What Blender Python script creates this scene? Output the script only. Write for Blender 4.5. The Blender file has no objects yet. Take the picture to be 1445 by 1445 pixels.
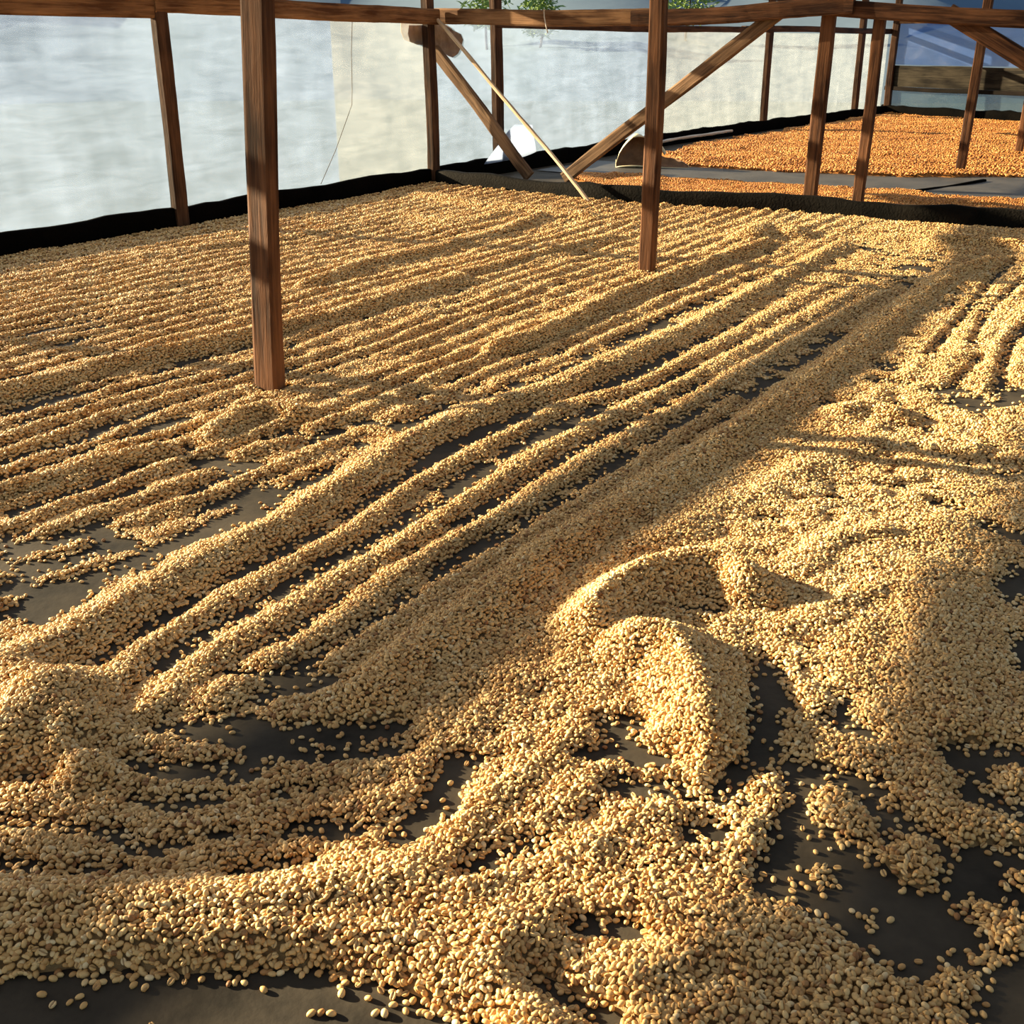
import bpy, bmesh, math, random
import numpy as np
from mathutils import Vector, Matrix

# ------------------------------------------------------------------ camera, sky, sun, exposure
scene = bpy.context.scene
COL = scene.collection
PITCH = math.atan((722.5 - 60.0) / 1565.0)          # camera looks down by about 23 degrees
cam_data = bpy.data.cameras.new('camera')
cam_data.sensor_width = 36.0
cam_data.lens = 1565.0 / 1445.0 * 36.0
cam_data.clip_start = 0.02
cam_data.clip_end = 2000.0
cam = bpy.data.objects.new('camera', cam_data)
cam.location = (0.0, 0.0, 1.0)
cam.rotation_euler = (math.pi / 2 - PITCH, 0.0, 0.0)
COL.objects.link(cam)
scene.camera = cam

SUN_EL = math.radians(15.6)
SUN_AZ = math.radians(22.0)                          # light travels to the right, a little towards the camera
world = bpy.data.worlds.new('sky')
scene.world = world
world.use_nodes = True
wn = world.node_tree
wn.nodes.clear()
sky = wn.nodes.new('ShaderNodeTexSky')
sky.sky_type = 'NISHITA'
sky.sun_disc = False
sky.sun_elevation = SUN_EL
sky.sun_rotation = math.radians(292.0)
sky.air_density = 1.0
sky.dust_density = 1.0
bg = wn.nodes.new('ShaderNodeBackground')
bg.inputs['Strength'].default_value = 0.17
wo = wn.nodes.new('ShaderNodeOutputWorld')
wn.links.new(sky.outputs[0], bg.inputs[0])
wn.links.new(bg.outputs[0], wo.inputs[0])

sun_data = bpy.data.lights.new('sun', 'SUN')
sun_data.energy = 20.0
sun_data.color = (1.0, 0.80, 0.50)
sun_data.angle = math.radians(0.6)
sun = bpy.data.objects.new('sun', sun_data)
sun_dir = Vector((math.cos(SUN_AZ) * math.cos(SUN_EL), -math.sin(SUN_AZ) * math.cos(SUN_EL), -math.sin(SUN_EL)))
sun.rotation_euler = sun_dir.to_track_quat('-Z', 'Y').to_euler()
sun.location = (-20, 8, 9)
COL.objects.link(sun)

scene.view_settings.view_transform = 'Standard'
scene.view_settings.look = 'None'
scene.view_settings.exposure = 0.45
scene.view_settings.gamma = 1.0
scene.view_settings.use_curve_mapping = False

# ------------------------------------------------------------------ bed coordinates: u runs along the left wall, v across the bed
YAW = math.radians(32.4)
UX, UY = math.sin(YAW), math.cos(YAW)
VX, VY = math.cos(YAW), -math.sin(YAW)


def W(u, v, z=0.0):
    return Vector((u * UX + v * VX, u * UY + v * VY, z))


UDIR = Vector((UX, UY, 0.0))
VDIR = Vector((VX, VY, 0.0))
rng = np.random.default_rng(7)
random.seed(7)

# ------------------------------------------------------------------ materials


def new_mat(name):
    m = bpy.data.materials.new(name)
    m.use_nodes = True
    nt = m.node_tree
    nt.nodes.clear()
    out = nt.nodes.new('ShaderNodeOutputMaterial')
    return m, nt, out


def node(nt, kind, **inp):
    n = nt.nodes.new(kind)
    for k, v in inp.items():
        if k.startswith('_'):
            setattr(n, k[1:], v)
        else:
            n.inputs[k.replace('__', ' ')].default_value = v
    return n


def ramp(nt, fac, stops):
    r = nt.nodes.new('ShaderNodeValToRGB')
    el = r.color_ramp.elements
    while len(el) > 1:
        el.remove(el[-1])
    el[0].position = stops[0][0]
    el[0].color = (*stops[0][1], 1)
    for p, c in stops[1:]:
        e = el.new(p)
        e.color = (*c, 1)
    nt.links.new(fac, r.inputs[0])
    return r


def wood_mat(name, dark, light, rough=0.75, contrast=1.0):
    m, nt, out = new_mat(name)
    tc = nt.nodes.new('ShaderNodeTexCoord')
    oi = nt.nodes.new('ShaderNodeObjectInfo')
    add = nt.nodes.new('ShaderNodeVectorMath')
    add.operation = 'ADD'
    nt.links.new(tc.outputs['Object'], add.inputs[0])
    sc = nt.nodes.new('ShaderNodeVectorMath')
    sc.operation = 'SCALE'
    sc.inputs['Scale'].default_value = 37.0
    cmb = nt.nodes.new('ShaderNodeCombineXYZ')
    for i in range(3):
        nt.links.new(oi.outputs['Random'], cmb.inputs[i])
    nt.links.new(cmb.outputs[0], sc.inputs[0])
    nt.links.new(sc.outputs[0], add.inputs[1])
    mp = node(nt, 'ShaderNodeMapping', Scale=(55, 55, 2.6))
    nt.links.new(add.outputs[0], mp.inputs[0])
    n1 = node(nt, 'ShaderNodeTexNoise', Scale=1.0, Detail=5.0, Roughness=0.65, Distortion=0.6)
    nt.links.new(mp.outputs[0], n1.inputs['Vector'])
    mp2 = node(nt, 'ShaderNodeMapping', Scale=(9, 9, 3.0))
    nt.links.new(add.outputs[0], mp2.inputs[0])
    n2 = node(nt, 'ShaderNodeTexNoise', Scale=1.0, Detail=3.0)
    nt.links.new(mp2.outputs[0], n2.inputs['Vector'])
    mix = nt.nodes.new('ShaderNodeMath')
    mix.operation = 'MULTIPLY_ADD'
    mix.inputs[1].default_value = 0.45
    nt.links.new(n2.outputs[0], mix.inputs[0])
    m2 = nt.nodes.new('ShaderNodeMath')
    m2.operation = 'MULTIPLY'
    m2.inputs[1].default_value = 0.55
    nt.links.new(n1.outputs[0], m2.inputs[0])
    nt.links.new(m2.outputs[0], mix.inputs[2])
    mid = tuple((a + b) / 2 for a, b in zip(dark, light))
    r = ramp(nt, mix.outputs[0], [(0.40, dark), (0.50, mid), (0.60, light)])
    b = node(nt, 'ShaderNodeBsdfPrincipled', Roughness=rough)
    b.inputs['Specular IOR Level'].default_value = 0.12
    nt.links.new(r.outputs[0], b.inputs['Base Color'])
    bp = node(nt, 'ShaderNodeBump', Strength=0.9, Distance=0.004)
    nt.links.new(n1.outputs[0], bp.inputs['Height'])
    nt.links.new(bp.outputs[0], b.inputs['Normal'])
    nt.links.new(b.outputs[0], out.inputs[0])
    return m


M_POST = wood_mat('weathered_brown_wood', (0.026, 0.010, 0.005), (0.150, 0.066, 0.030))
M_DARKWOOD = wood_mat('dark_brown_wood', (0.016, 0.007, 0.004), (0.085, 0.042, 0.023))
M_RAIL = wood_mat('sawn_tan_wood', (0.070, 0.030, 0.013), (0.25, 0.135, 0.065))
M_BRACE = wood_mat('grey_brown_wood', (0.050, 0.026, 0.014), (0.22, 0.135, 0.078))
M_POLE = wood_mat('pale_stick_wood', (0.30, 0.21, 0.13), (0.60, 0.46, 0.32))
M_BOARD = wood_mat('dirty_grey_board', (0.006, 0.005, 0.004), (0.030, 0.025, 0.018), 0.95)
M_BATTEN = wood_mat('black_stained_wood', (0.002, 0.0015, 0.001), (0.008, 0.005, 0.004), 0.95)


def film_mat(name, col, transp, streak=0.25, spec=0.06, crinkle=0.5):
    """thin plastic film: part of the light goes straight through, part is scattered"""
    m, nt, out = new_mat(name)
    tc = nt.nodes.new('ShaderNodeTexCoord')
    # diagonal and horizontal tension folds: denser film there
    mpa = node(nt, 'ShaderNodeMapping', Scale=(1.2, 1.2, 7.0), Rotation=(0, math.radians(38), 0))
    nt.links.new(tc.outputs['Object'], mpa.inputs[0])
    na = node(nt, 'ShaderNodeTexNoise', Scale=2.2, Detail=6.0, Roughness=0.62, Distortion=0.5)
    nt.links.new(mpa.outputs[0], na.inputs['Vector'])
    mpb = node(nt, 'ShaderNodeMapping', Scale=(2.4, 2.0, 0.9), Rotation=(0, math.radians(-30), 0))
    nt.links.new(tc.outputs['Object'], mpb.inputs[0])
    nb = node(nt, 'ShaderNodeTexNoise', Scale=1.6, Detail=5.0, Roughness=0.6)
    nt.links.new(mpb.outputs[0], nb.inputs['Vector'])
    sm = nt.nodes.new('ShaderNodeMath')
    sm.operation = 'ADD'
    nt.links.new(na.outputs[0], sm.inputs[0])
    nt.links.new(nb.outputs[0], sm.inputs[1])
    rg = node(nt, 'ShaderNodeMapRange')
    rg.inputs['From Min'].default_value = 0.75
    rg.inputs['From Max'].default_value = 1.35
    rg.inputs['To Min'].default_value = transp + streak * 0.4
    rg.inputs['To Max'].default_value = max(transp - streak, 0.03)
    nt.links.new(sm.outputs[0], rg.inputs['Value'])
    tr = node(nt, 'ShaderNodeBsdfTransparent', Color=(0.97, 0.97, 0.95, 1))
    tl = node(nt, 'ShaderNodeBsdfTranslucent', Color=(*col, 1))
    df = node(nt, 'ShaderNodeBsdfDiffuse', Color=(*col, 1))
    gl = node(nt, 'ShaderNodeBsdfGlossy', Roughness=0.25, Color=(1, 1, 1, 1))
    bp = node(nt, 'ShaderNodeBump', Strength=crinkle, Distance=0.02)
    nt.links.new(na.outputs[0], bp.inputs['Height'])
    for s in (tl, df, gl):
        nt.links.new(bp.outputs[0], s.inputs['Normal'])
    m1 = nt.nodes.new('ShaderNodeMixShader')
    m1.inputs[0].default_value = 0.25
    nt.links.new(tl.outputs[0], m1.inputs[1])
    nt.links.new(df.outputs[0], m1.inputs[2])
    m2 = nt.nodes.new('ShaderNodeMixShader')
    m2.inputs[0].default_value = spec
    nt.links.new(m1.outputs[0], m2.inputs[1])
    nt.links.new(gl.outputs[0], m2.inputs[2])
    m3 = nt.nodes.new('ShaderNodeMixShader')
    nt.links.new(rg.outputs[0], m3.inputs[0])
    nt.links.new(m2.outputs[0], m3.inputs[1])
    nt.links.new(tr.outputs[0], m3.inputs[2])
    nt.links.new(m3.outputs[0], out.inputs[0])
    return m


M_FILM = film_mat('clear_white_film', (0.245, 0.33, 0.51), 0.78, 0.16)
M_FILM_Y = film_mat('yellowed_film', (0.30, 0.34, 0.385), 0.74, 0.16)
M_FILM_B = film_mat('blue_film', (0.075, 0.155, 0.42), 0.34, 0.10, 0.01, 0.12)
M_FILM_T = film_mat('teal_film', (0.075, 0.14, 0.19), 0.34, 0.12, 0.01, 0.12)
M_FILM_W = film_mat('white_folded_film', (0.42, 0.50, 0.66), 0.25, 0.1)
M_ROOF = film_mat('old_roof_film', (0.12, 0.125, 0.14), 0.34, 0.06)


def sheet_mat(name, c0, c1, rough, spec, scale=6.0, bump=0.004, weave=0.0):
    m, nt, out = new_mat(name)
    tc = nt.nodes.new('ShaderNodeTexCoord')
    n = node(nt, 'ShaderNodeTexNoise', Scale=scale, Detail=6.0, Roughness=0.6)
    nt.links.new(tc.outputs['Object'], n.inputs['Vector'])
    r = ramp(nt, n.outputs[0], [(0.32, c0), (0.68, c1)])
    b = node(nt, 'ShaderNodeBsdfPrincipled', Roughness=rough)
    b.inputs['Specular IOR Level'].default_value = spec
    nt.links.new(r.outputs[0], b.inputs['Base Color'])
    n2 = node(nt, 'ShaderNodeTexNoise', Scale=scale * 14, Detail=3.0)
    nt.links.new(tc.outputs['Object'], n2.inputs['Vector'])
    bp = node(nt, 'ShaderNodeBump', Strength=0.5, Distance=bump)
    nt.links.new(n2.outputs[0], bp.inputs['Height'])
    nt.links.new(bp.outputs[0], b.inputs['Normal'])
    nt.links.new(b.outputs[0], out.inputs[0])
    return m


M_TARP = sheet_mat('dark_bed_liner', (0.016, 0.014, 0.011), (0.078, 0.064, 0.046), 0.7, 0.15, 5.0, 0.0015)
M_SKIRT = sheet_mat('black_film', (0.0010, 0.0010, 0.0010), (0.0030, 0.0026, 0.0022), 0.9, 0.02, 4.0, 0.01)
M_DIVIDER = sheet_mat('dusty_black_film', (0.0020, 0.0020, 0.0018), (0.0085, 0.0072, 0.0058), 0.8, 0.05, 5.0, 0.01)
M_PATH = sheet_mat('grey_path_liner', (0.036, 0.036, 0.038), (0.080, 0.076, 0.072), 0.55, 0.4, 3.0, 0.004)
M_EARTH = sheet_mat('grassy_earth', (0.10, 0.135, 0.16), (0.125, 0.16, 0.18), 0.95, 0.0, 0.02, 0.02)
M_HILL = sheet_mat('hazed_hillside', (0.095, 0.135, 0.18), (0.13, 0.175, 0.22), 0.95, 0.0, 0.03, 0.1)  # blue of distance haze is painted into the base colour
M_LEAF = sheet_mat('pale_green_leaf', (0.10, 0.17, 0.035), (0.24, 0.32, 0.10), 0.6, 0.3, 3.0, 0.002)
M_SCOOP = sheet_mat('cream_plastic', (0.62, 0.55, 0.36), (0.74, 0.68, 0.48), 0.45, 0.4, 7.0, 0.001)
M_SCOOP_IN = sheet_mat('brown_stained_plastic', (0.12, 0.06, 0.03), (0.30, 0.17, 0.09), 0.6, 0.3, 9.0, 0.002)
M_BURLAP = sheet_mat('brown_burlap', (0.22, 0.13, 0.06), (0.40, 0.27, 0.15), 0.9, 0.1, 14.0, 0.003)
M_PIPE = sheet_mat('pale_grey_plastic', (0.40, 0.38, 0.34), (0.55, 0.52, 0.48), 0.5, 0.4, 6.0, 0.001)
M_CORD = sheet_mat('grey_cord', (0.10, 0.09, 0.08), (0.20, 0.18, 0.16), 0.8, 0.2, 30.0, 0.001)


def bean_mat(name, stops, crease):
    m, nt, out = new_mat(name)
    at = nt.nodes.new('ShaderNodeAttribute')
    at.attribute_type = 'INSTANCER'
    at.attribute_name = 'tint'
    r = ramp(nt, at.outputs['Fac'], stops)
    ca = nt.nodes.new('ShaderNodeAttribute')
    ca.attribute_name = 'crease'
    mx = nt.nodes.new('ShaderNodeMix')
    mx.data_type = 'RGBA'
    nt.links.new(ca.outputs['Fac'], mx.inputs['Factor'])
    nt.links.new(r.outputs[0], mx.inputs['A'])
    mx.inputs['B'].default_value = (*crease, 1)
    b = node(nt, 'ShaderNodeBsdfPrincipled', Roughness=0.55)
    b.inputs['Specular IOR Level'].default_value = 0.35
    nt.links.new(mx.outputs['Result'], b.inputs['Base Color'])
    nt.links.new(b.outputs[0], out.inputs[0])
    return m


M_BEAN = bean_mat('parchment_bean', [(0.0, (0.22, 0.095, 0.033)), (0.15, (0.42, 0.215, 0.075)), (0.45, (0.59, 0.36, 0.135)),
                                     (0.80, (0.72, 0.495, 0.22)), (1.0, (0.80, 0.63, 0.36))], (0.30, 0.17, 0.07))
M_BEAN_O = bean_mat('orange_dried_bean', [(0.0, (0.20, 0.065, 0.014)), (0.35, (0.40, 0.155, 0.032)), (0.8, (0.58, 0.27, 0.065)),
                                          (1.0, (0.68, 0.40, 0.15))], (0.3, 0.1, 0.03))
M_HEAP = sheet_mat('shaded_bean_heap', (0.30, 0.19, 0.085), (0.46, 0.31, 0.14), 0.8, 0.2, 60.0, 0.006)  # darker than the beans: shade between them is put into this colour
M_HEAP_O = sheet_mat('orange_bean_heap', (0.26, 0.10, 0.022), (0.45, 0.20, 0.05), 0.8, 0.2, 40.0, 0.01)

# ------------------------------------------------------------------ helpers


def tag(o, label=None, cat=None, group=None, kind=None):
    if label:
        o['label'] = label
    if cat:
        o['category'] = cat
    if group:
        o['group'] = group
    if kind:
        o['kind'] = kind
    return o


def link(o, parent=None):
    COL.objects.link(o)
    if parent is not None:
        o.parent = parent
        o.matrix_parent_inverse = Matrix.Translation(-parent.location) if parent.rotation_euler[:] == (0, 0, 0) else parent.matrix_world.inverted()
    return o


def mesh_obj(name, verts, faces, mat, parent=None, loc=None, smooth=False):
    me = bpy.data.meshes.new(name)
    loc = Vector(loc) if loc is not None else Vector((0, 0, 0))
    me.from_pydata([tuple(Vector(v) - loc) for v in verts], [], faces)
    me.materials.append(mat)
    if smooth:
        me.polygons.foreach_set('use_smooth', [True] * len(me.polygons))
    me.update()
    o = bpy.data.objects.new(name, me)
    o.location = loc
    return link(o, parent)


def empty(name, loc):
    o = bpy.data.objects.new(name, None)
    o.location = loc
    o.empty_display_size = 0.1
    COL.objects.link(o)
    return o


def beam(name, p0, p1, a, b, side, mat, segs=14, wob=0.004, chamfer=0.12, seed=0, taper=1.0, parent=None):
    """rough timber from p0 to p1; a = width along side, b = depth across it"""
    p0, p1 = Vector(p0), Vector(p1)
    L = (p1 - p0).length
    zax = (p1 - p0).normalized()
    xax = (Vector(side) - zax * Vector(side).dot(zax)).normalized()
    yax = zax.cross(xax)
    R = random.Random(seed * 131 + len(name))
    ph = [R.uniform(0, 6.28) for _ in range(6)]
    verts, faces = [], []
    ca, cb = a * chamfer, b * chamfer
    prof = [(-a / 2 + ca, -b / 2), (a / 2 - ca, -b / 2), (a / 2, -b / 2 + cb), (a / 2, b / 2 - cb),
            (a / 2 - ca, b / 2), (-a / 2 + ca, b / 2), (-a / 2, b / 2 - cb), (-a / 2, -b / 2 + cb)]
    n = len(prof)
    for i in range(segs + 1):
        t = i / segs
        dx = wob * (math.sin(3.1 * t + ph[0]) * 1.6 + math.sin(9.0 * t + ph[1]) * 0.6)
        dy = wob * (math.sin(2.7 * t + ph[2]) * 1.6 + math.sin(8.0 * t + ph[3]) * 0.6)
        s = (1 + (taper - 1) * t) * (1 + 0.02 * math.sin(13 * t + ph[4]))
        for (x, y) in prof:
            verts.append((x * s + dx + R.uniform(-1, 1) * wob * 0.25, y * s + dy + R.uniform(-1, 1) * wob * 0.25, L * t))
    for i in range(segs):
        for k in range(n):
            k2 = (k + 1) % n
            faces.append((i * n + k, i * n + k2, (i + 1) * n + k2, (i + 1) * n + k))
    faces.append(tuple(range(n))[::-1])
    faces.append(tuple(segs * n + k for k in range(n)))
    me = bpy.data.meshes.new(name)
    me.from_pydata(verts, [], faces)
    me.materials.append(mat)
    me.update()
    o = bpy.data.objects.new(name, me)
    M = Matrix((xax, yax, zax)).transposed().to_4x4()
    M.translation = p0
    if parent is None:
        o.matrix_world = M
        COL.objects.link(o)
    else:
        COL.objects.link(o)
        o.parent = parent
        o.matrix_local = Matrix.Translation(-parent.location) @ M
    return o


def noise2(x, y, cell, seed):
    """smooth value noise in -1..1 on arrays"""
    r = np.random.default_rng(seed)
    N = 256
    g = r.uniform(-1, 1, (N, N))
    fx, fy = x / cell + 1000.0, y / cell + 1000.0
    ix, iy = np.floor(fx).astype(int), np.floor(fy).astype(int)
    tx, ty = fx - ix, fy - iy
    tx = tx * tx * (3 - 2 * tx)
    ty = ty * ty * (3 - 2 * ty)
    a = g[ix % N, iy % N]
    b = g[(ix + 1) % N, iy % N]
    c = g[ix % N, (iy + 1) % N]
    d = g[(ix + 1) % N, (iy + 1) % N]
    return (a * (1 - tx) + b * tx) * (1 - ty) + (c * (1 - tx) + d * tx) * ty


def film_sheet(name, q0, q1, z0, z1, mat, parent, amp=0.012, seed=0, nu=36, nz=24, sag=0.0):
    """a stretched film between two plan points (u, v), with sagging folds"""
    a, b = W(*q0), W(*q1)
    nrm = (b - a).cross(Vector((0, 0, 1))).normalized()
    L = (b - a).length
    S, T = np.meshgrid(np.linspace(0, 1, nu + 1), np.linspace(0, 1, nz + 1), indexing='ij')
    X = S * L
    Z = z0 + T * (z1 - z0)
    edge = np.minimum(1, 6 * np.minimum(np.minimum(S, 1 - S), np.minimum(T, 1 - T)) + 0.1)
    d = amp * edge * (noise2(X + Z * 0.8, Z * 0.35, 0.22, seed + 11) + 0.6 * noise2(X, Z, 0.5, seed + 12) + 0.35 * noise2(X - Z, Z * 0.3, 0.09, seed + 13))
    zz = Z - sag * np.sin(np.pi * S) * T
    base = np.array(a)[None, None, :] + S[..., None] * np.array(b - a)[None, None, :]
    P3 = base + d[..., None] * np.array(nrm)[None, None, :]
    P3[..., 2] = zz
    verts = P3.reshape(-1, 3).tolist()
    m = nz + 1
    faces = [(i * m + j, (i + 1) * m + j, (i + 1) * m + j + 1, i * m + j + 1) for i in range(nu) for j in range(nz)]
    o = mesh_obj(name, verts, faces, mat, None, W(q0[0], q0[1], z0), True)
    # local x along the sheet so that the folds of the material follow it
    ang = math.atan2((b - a).y, (b - a).x)
    o.data.transform(Matrix.Rotation(-ang, 4, 'Z'))
    o.rotation_euler = (0, 0, ang)
    if parent is not None:
        o.parent = parent
        o.location = o.location - parent.location
    return o


def kerb(name, pts, height, thick, mat, top_amp=0.012, seed=0, parent=None, step=0.12):
    """upright film-wrapped board along plan points; uneven top edge, real thickness"""
    P_ = [np.array(p, float) for p in pts]
    samples = []
    for p, q in zip(P_[:-1], P_[1:]):
        n = max(1, int(np.linalg.norm(q - p) / step))
        for i in range(n):
            samples.append(p + (q - p) * i / n)
    samples.append(P_[-1])
    verts, faces = [], []
    R = random.Random(seed)
    for i, p in enumerate(samples):
        d = samples[min(i + 1, len(samples) - 1)] - samples[max(i - 1, 0)]
        d = d / np.linalg.norm(d)
        nn = np.array((-d[1], d[0]))
        hz = height + top_amp * (math.sin(i * 0.7 + seed) * 0.5 + R.uniform(-0.5, 0.5))
        w = thick / 2
        j = R.uniform(-0.006, 0.006)
        for s, z in ((-w * 1.35, -0.01), (-w * 1.1 + j, hz * 0.5), (-w + j * 0.5, hz * 0.92), (-w * 0.5, hz), (w * 0.5, hz), (w - j * 0.5, hz * 0.92), (w * 1.1 - j, hz * 0.5), (w * 1.35, -0.01)):
            q = p + nn * s
            verts.append(W(q[0], q[1], z))
    n = 8
    for i in range(len(samples) - 1):
        for k in range(n - 1):
            faces.append((i * n + k, (i + 1) * n + k, (i + 1) * n + k + 1, i * n + k + 1))
    faces.append(tuple(range(n)))
    faces.append(tuple((len(samples) - 1) * n + k for k in range(n))[::-1])
    o = mesh_obj(name, verts, faces, mat, parent, W(pts[0][0], pts[0][1], 0), True)
    bm = bmesh.new()
    bm.from_mesh(o.data)
    bmesh.ops.recalc_face_normals(bm, faces=bm.faces)
    bm.to_mesh(o.data)
    bm.free()
    return o


# ------------------------------------------------------------------ the setting
def plane(name, u0, u1, v0, v1, z, mat, n=1):
    verts, faces = [], []
    for i in range(n + 1):
        for j in range(n + 1):
            verts.append(W(u0 + (u1 - u0) * i / n, v0 + (v1 - v0) * j / n, z))
    for i in range(n):
        for j in range(n):
            a = i * (n + 1) + j
            faces.append((a, a + n + 1, a + n + 2, a + 1))
    return mesh_obj(name, verts, faces, mat)


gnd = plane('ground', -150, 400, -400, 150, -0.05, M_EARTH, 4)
tag(gnd, 'grassy earth around the drying shed', 'ground', kind='structure')

floor = plane('floor', -12.0, 18.6, -5.45, 3.2, 0.0, M_TARP, 1)
tag(floor, 'dark dusty liner spread under the golden beans', 'floor', kind='structure')

# grey walkway liner between the two orange spreads, with a fold ridge across it
pv, pf = [], []
PU = [(8.40, 9.32, -5.05), (8.32, 9.27, -4.4), (8.40, 9.36, -3.4), (8.44, 9.45, -2.6), (8.44, 9.66, -2.0), (8.40, 10.0, -1.45), (8.35, 10.1, -0.8), (8.30, 10.15, 1.0), (8.30, 10.2, 3.0)]
NPU = 14
for k, (a, b, v) in enumerate(PU):
    for i in range(NPU + 1):
        t = i / NPU
        pv.append(W(a - 0.05 + (b - a + 0.10) * t, v, 0.006 + 0.004 * math.sin(t * 9 + k)))
for k in range(len(PU) - 1):
    for i in range(NPU):
        q = k * (NPU + 1) + i
        pf.append((q, q + NPU + 1, q + NPU + 2, q + 1))
path = mesh_obj('path', pv, pf, M_PATH, None, W(8.4, -4.4, 0.0), True)
tag(path, 'grey liner strip left bare as a walkway between orange beans', 'path', kind='structure')
fold = kerb('fold', [(8.62, -1.98), (9.2, -1.78), (9.55, -1.70)], 0.018, 0.03, M_SKIRT, 0.004, 3, path)

# left wall: film sheets between the posts
wall = empty('wall_left', W(4.55, -5.22, 0))
tag(wall, 'translucent white plastic film wall along the bed', 'wall', kind='structure')
ZT = 1.20
film_sheet('plastic_sheet', (-12.0, -5.22), (-5.0, -5.22), 0.08, ZT, M_FILM, wall, seed=14)
film_sheet('plastic_sheet', (-5.0, -5.22), (-0.45, -5.22), 0.08, ZT, M_FILM, wall, seed=15)
film_sheet('plastic_sheet', (-0.45, -5.22), (2.05, -5.22), 0.08, ZT, M_FILM, wall, seed=1)
film_sheet('plastic_sheet', (2.05, -5.22), (4.55, -5.22), 0.08, ZT, M_FILM, wall, seed=2)
film_sheet('plastic_sheet', (4.55, -5.22), (6.02, -5.22), 0.08, ZT, M_FILM, wall, seed=3)
film_sheet('plastic_sheet', (6.02, -5.22), (7.09, -5.24), 0.08, ZT, M_FILM_Y, wall, 0.022, seed=4)
film_sheet('plastic_sheet', (7.09, -5.26), (8.05, -5.30), 0.08, ZT, M_FILM, wall, seed=5)
film_sheet('plastic_sheet', (8.05, -5.30), (11.2, -5.30), 0.08, 1.11, M_FILM, wall, seed=6)
film_sheet('plastic_sheet', (11.2, -5.30), (13.85, -5.20), 0.08, 1.11, M_FILM_Y, wall, seed=7)
film_sheet('plastic_sheet', (13.85, -5.20), (16.4, -5.02), 0.08, 1.11, M_FILM_Y, wall, seed=8)
film_sheet('plastic_sheet', (16.4, -5.02), (18.05, -4.86), 0.08, 1.11, M_FILM_Y, wall, seed=9)

skl = kerb('baseboard_left', [(-12.0, -5.18), (-5.0, -5.18), (2.0, -5.18), (5.0, -5.18), (7.08, -5.22)], 0.125, 0.05, M_SKIRT, 0.01, 2)
tag(skl, 'black film skirt along the foot of the near plastic wall', 'skirting', kind='structure')
skf = kerb('baseboard_far', [(7.2, -5.25), (8.1, -5.22), (9.5, -5.20), (11.3, -5.22), (14.0, -5.10), (17.9, -4.75)], 0.125, 0.06, M_SKIRT, 0.012, 5)
tag(skf, 'black film skirt along the foot of the far plastic wall', 'skirting', kind='structure')

# back wall
BW0, BW1 = (18.05, -4.80), (14.3, 3.0)


def bw(t, off=0.0):
    return (BW0[0] + (BW1[0] - BW0[0]) * t - off, BW0[1] + (BW1[1] - BW0[1]) * t)


wb = empty('wall_back', W(BW0[0], BW0[1], 0))
tag(wb, 'far end wall of blue film above a grey board', 'wall', kind='structure')
for k in range(3):
    film_sheet('plastic_sheet', bw(k / 3), bw((k + 1) / 3), 0.70, 1.26, M_FILM_B, wb, 0.014, seed=20 + k)
    film_sheet('plastic_sheet', bw(k / 3), bw((k + 1) / 3), 0.10, 0.40, M_FILM_T, wb, 0.01, seed=30 + k)
    beam('board', W(*bw(k / 3, 0.02), 0.55), W(*bw((k + 1) / 3, 0.02), 0.55), 0.29, 0.03, (0, 0, 1), M_BOARD, seed=40 + k, parent=wb, wob=0.006)
    beam('batten', W(*bw(k / 3, 0.05), 0.375), W(*bw((k + 1) / 3, 0.05), 0.375), 0.055, 0.05, (0, 0, 1), M_BATTEN, seed=50 + k, parent=wb, wob=0.005)
skb = kerb('baseboard_back', [bw(0, 0.08), bw(1, 0.08)], 0.14, 0.08, M_SKIRT, 0.02, 8)
tag(skb, 'black film skirt under the blue end wall', 'skirting', kind='structure')

wr = empty('wall_right_added', W(3.0, 6.4, 0))  # unseen wall, added to cut ambient light from the right
tag(wr, 'unseen film wall added on the open side to cut ambient light', 'wall', kind='structure')
for k in range(4):
    film_sheet('plastic_sheet', (-12.0 + 6.4 * k, 6.4), (-5.6 + 6.4 * k, 6.4), 0.08, 1.45, M_FILM, wr, seed=60 + k)

# roof film over the shed, with an eave board that leaves a gap above the top rail
rf_pts = [(-5.62, 1.545), (-2.35, 2.40), (0.6, 2.95), (3.6, 2.40), (6.6, 1.62)]
rv, rfc = [], []
NR = 20
for i in range(NR + 1):
    u = -12.0 + (18.3 + 12.0) * i / NR  # carried on unseen behind the camera to cut ambient light
    for j, (v, z) in enumerate(rf_pts):
        rv.append(W(u, v, z + 0.01 * math.sin(i * 1.9 + j)))
for i in range(NR):
    for j in range(len(rf_pts) - 1):
        q = i * len(rf_pts) + j
        rfc.append((q, q + len(rf_pts), q + len(rf_pts) + 1, q + 1))
roof = mesh_obj('ceiling', rv, rfc, M_ROOF, None, W(0, 0, 2.0), True)
tag(roof, 'old plastic film roof over the drying bed', 'roof', kind='structure')
eave = beam('trim_1', W(-12.0, -5.60, 1.542), W(18.2, -5.60, 1.542), 0.09, 0.035, (0, 0, 1), M_DARKWOOD, seed=3, segs=30, wob=0.003)
tag(eave, 'dark eave board under the roof film edge', 'board', kind='structure')
# ------------------------------------------------------------------ timber frame
def post(u0, v0, u1, v1, z1, a, b, mat, label, seed, group, z0=-0.03, along=VDIR):
    o = beam('wooden_post', W(u0, v0, z0), W(u1, v1, z1), a, b, along, mat, segs=22, wob=0.0035, seed=seed)
    return tag(o, label, 'post', group, 'thing')


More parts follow.
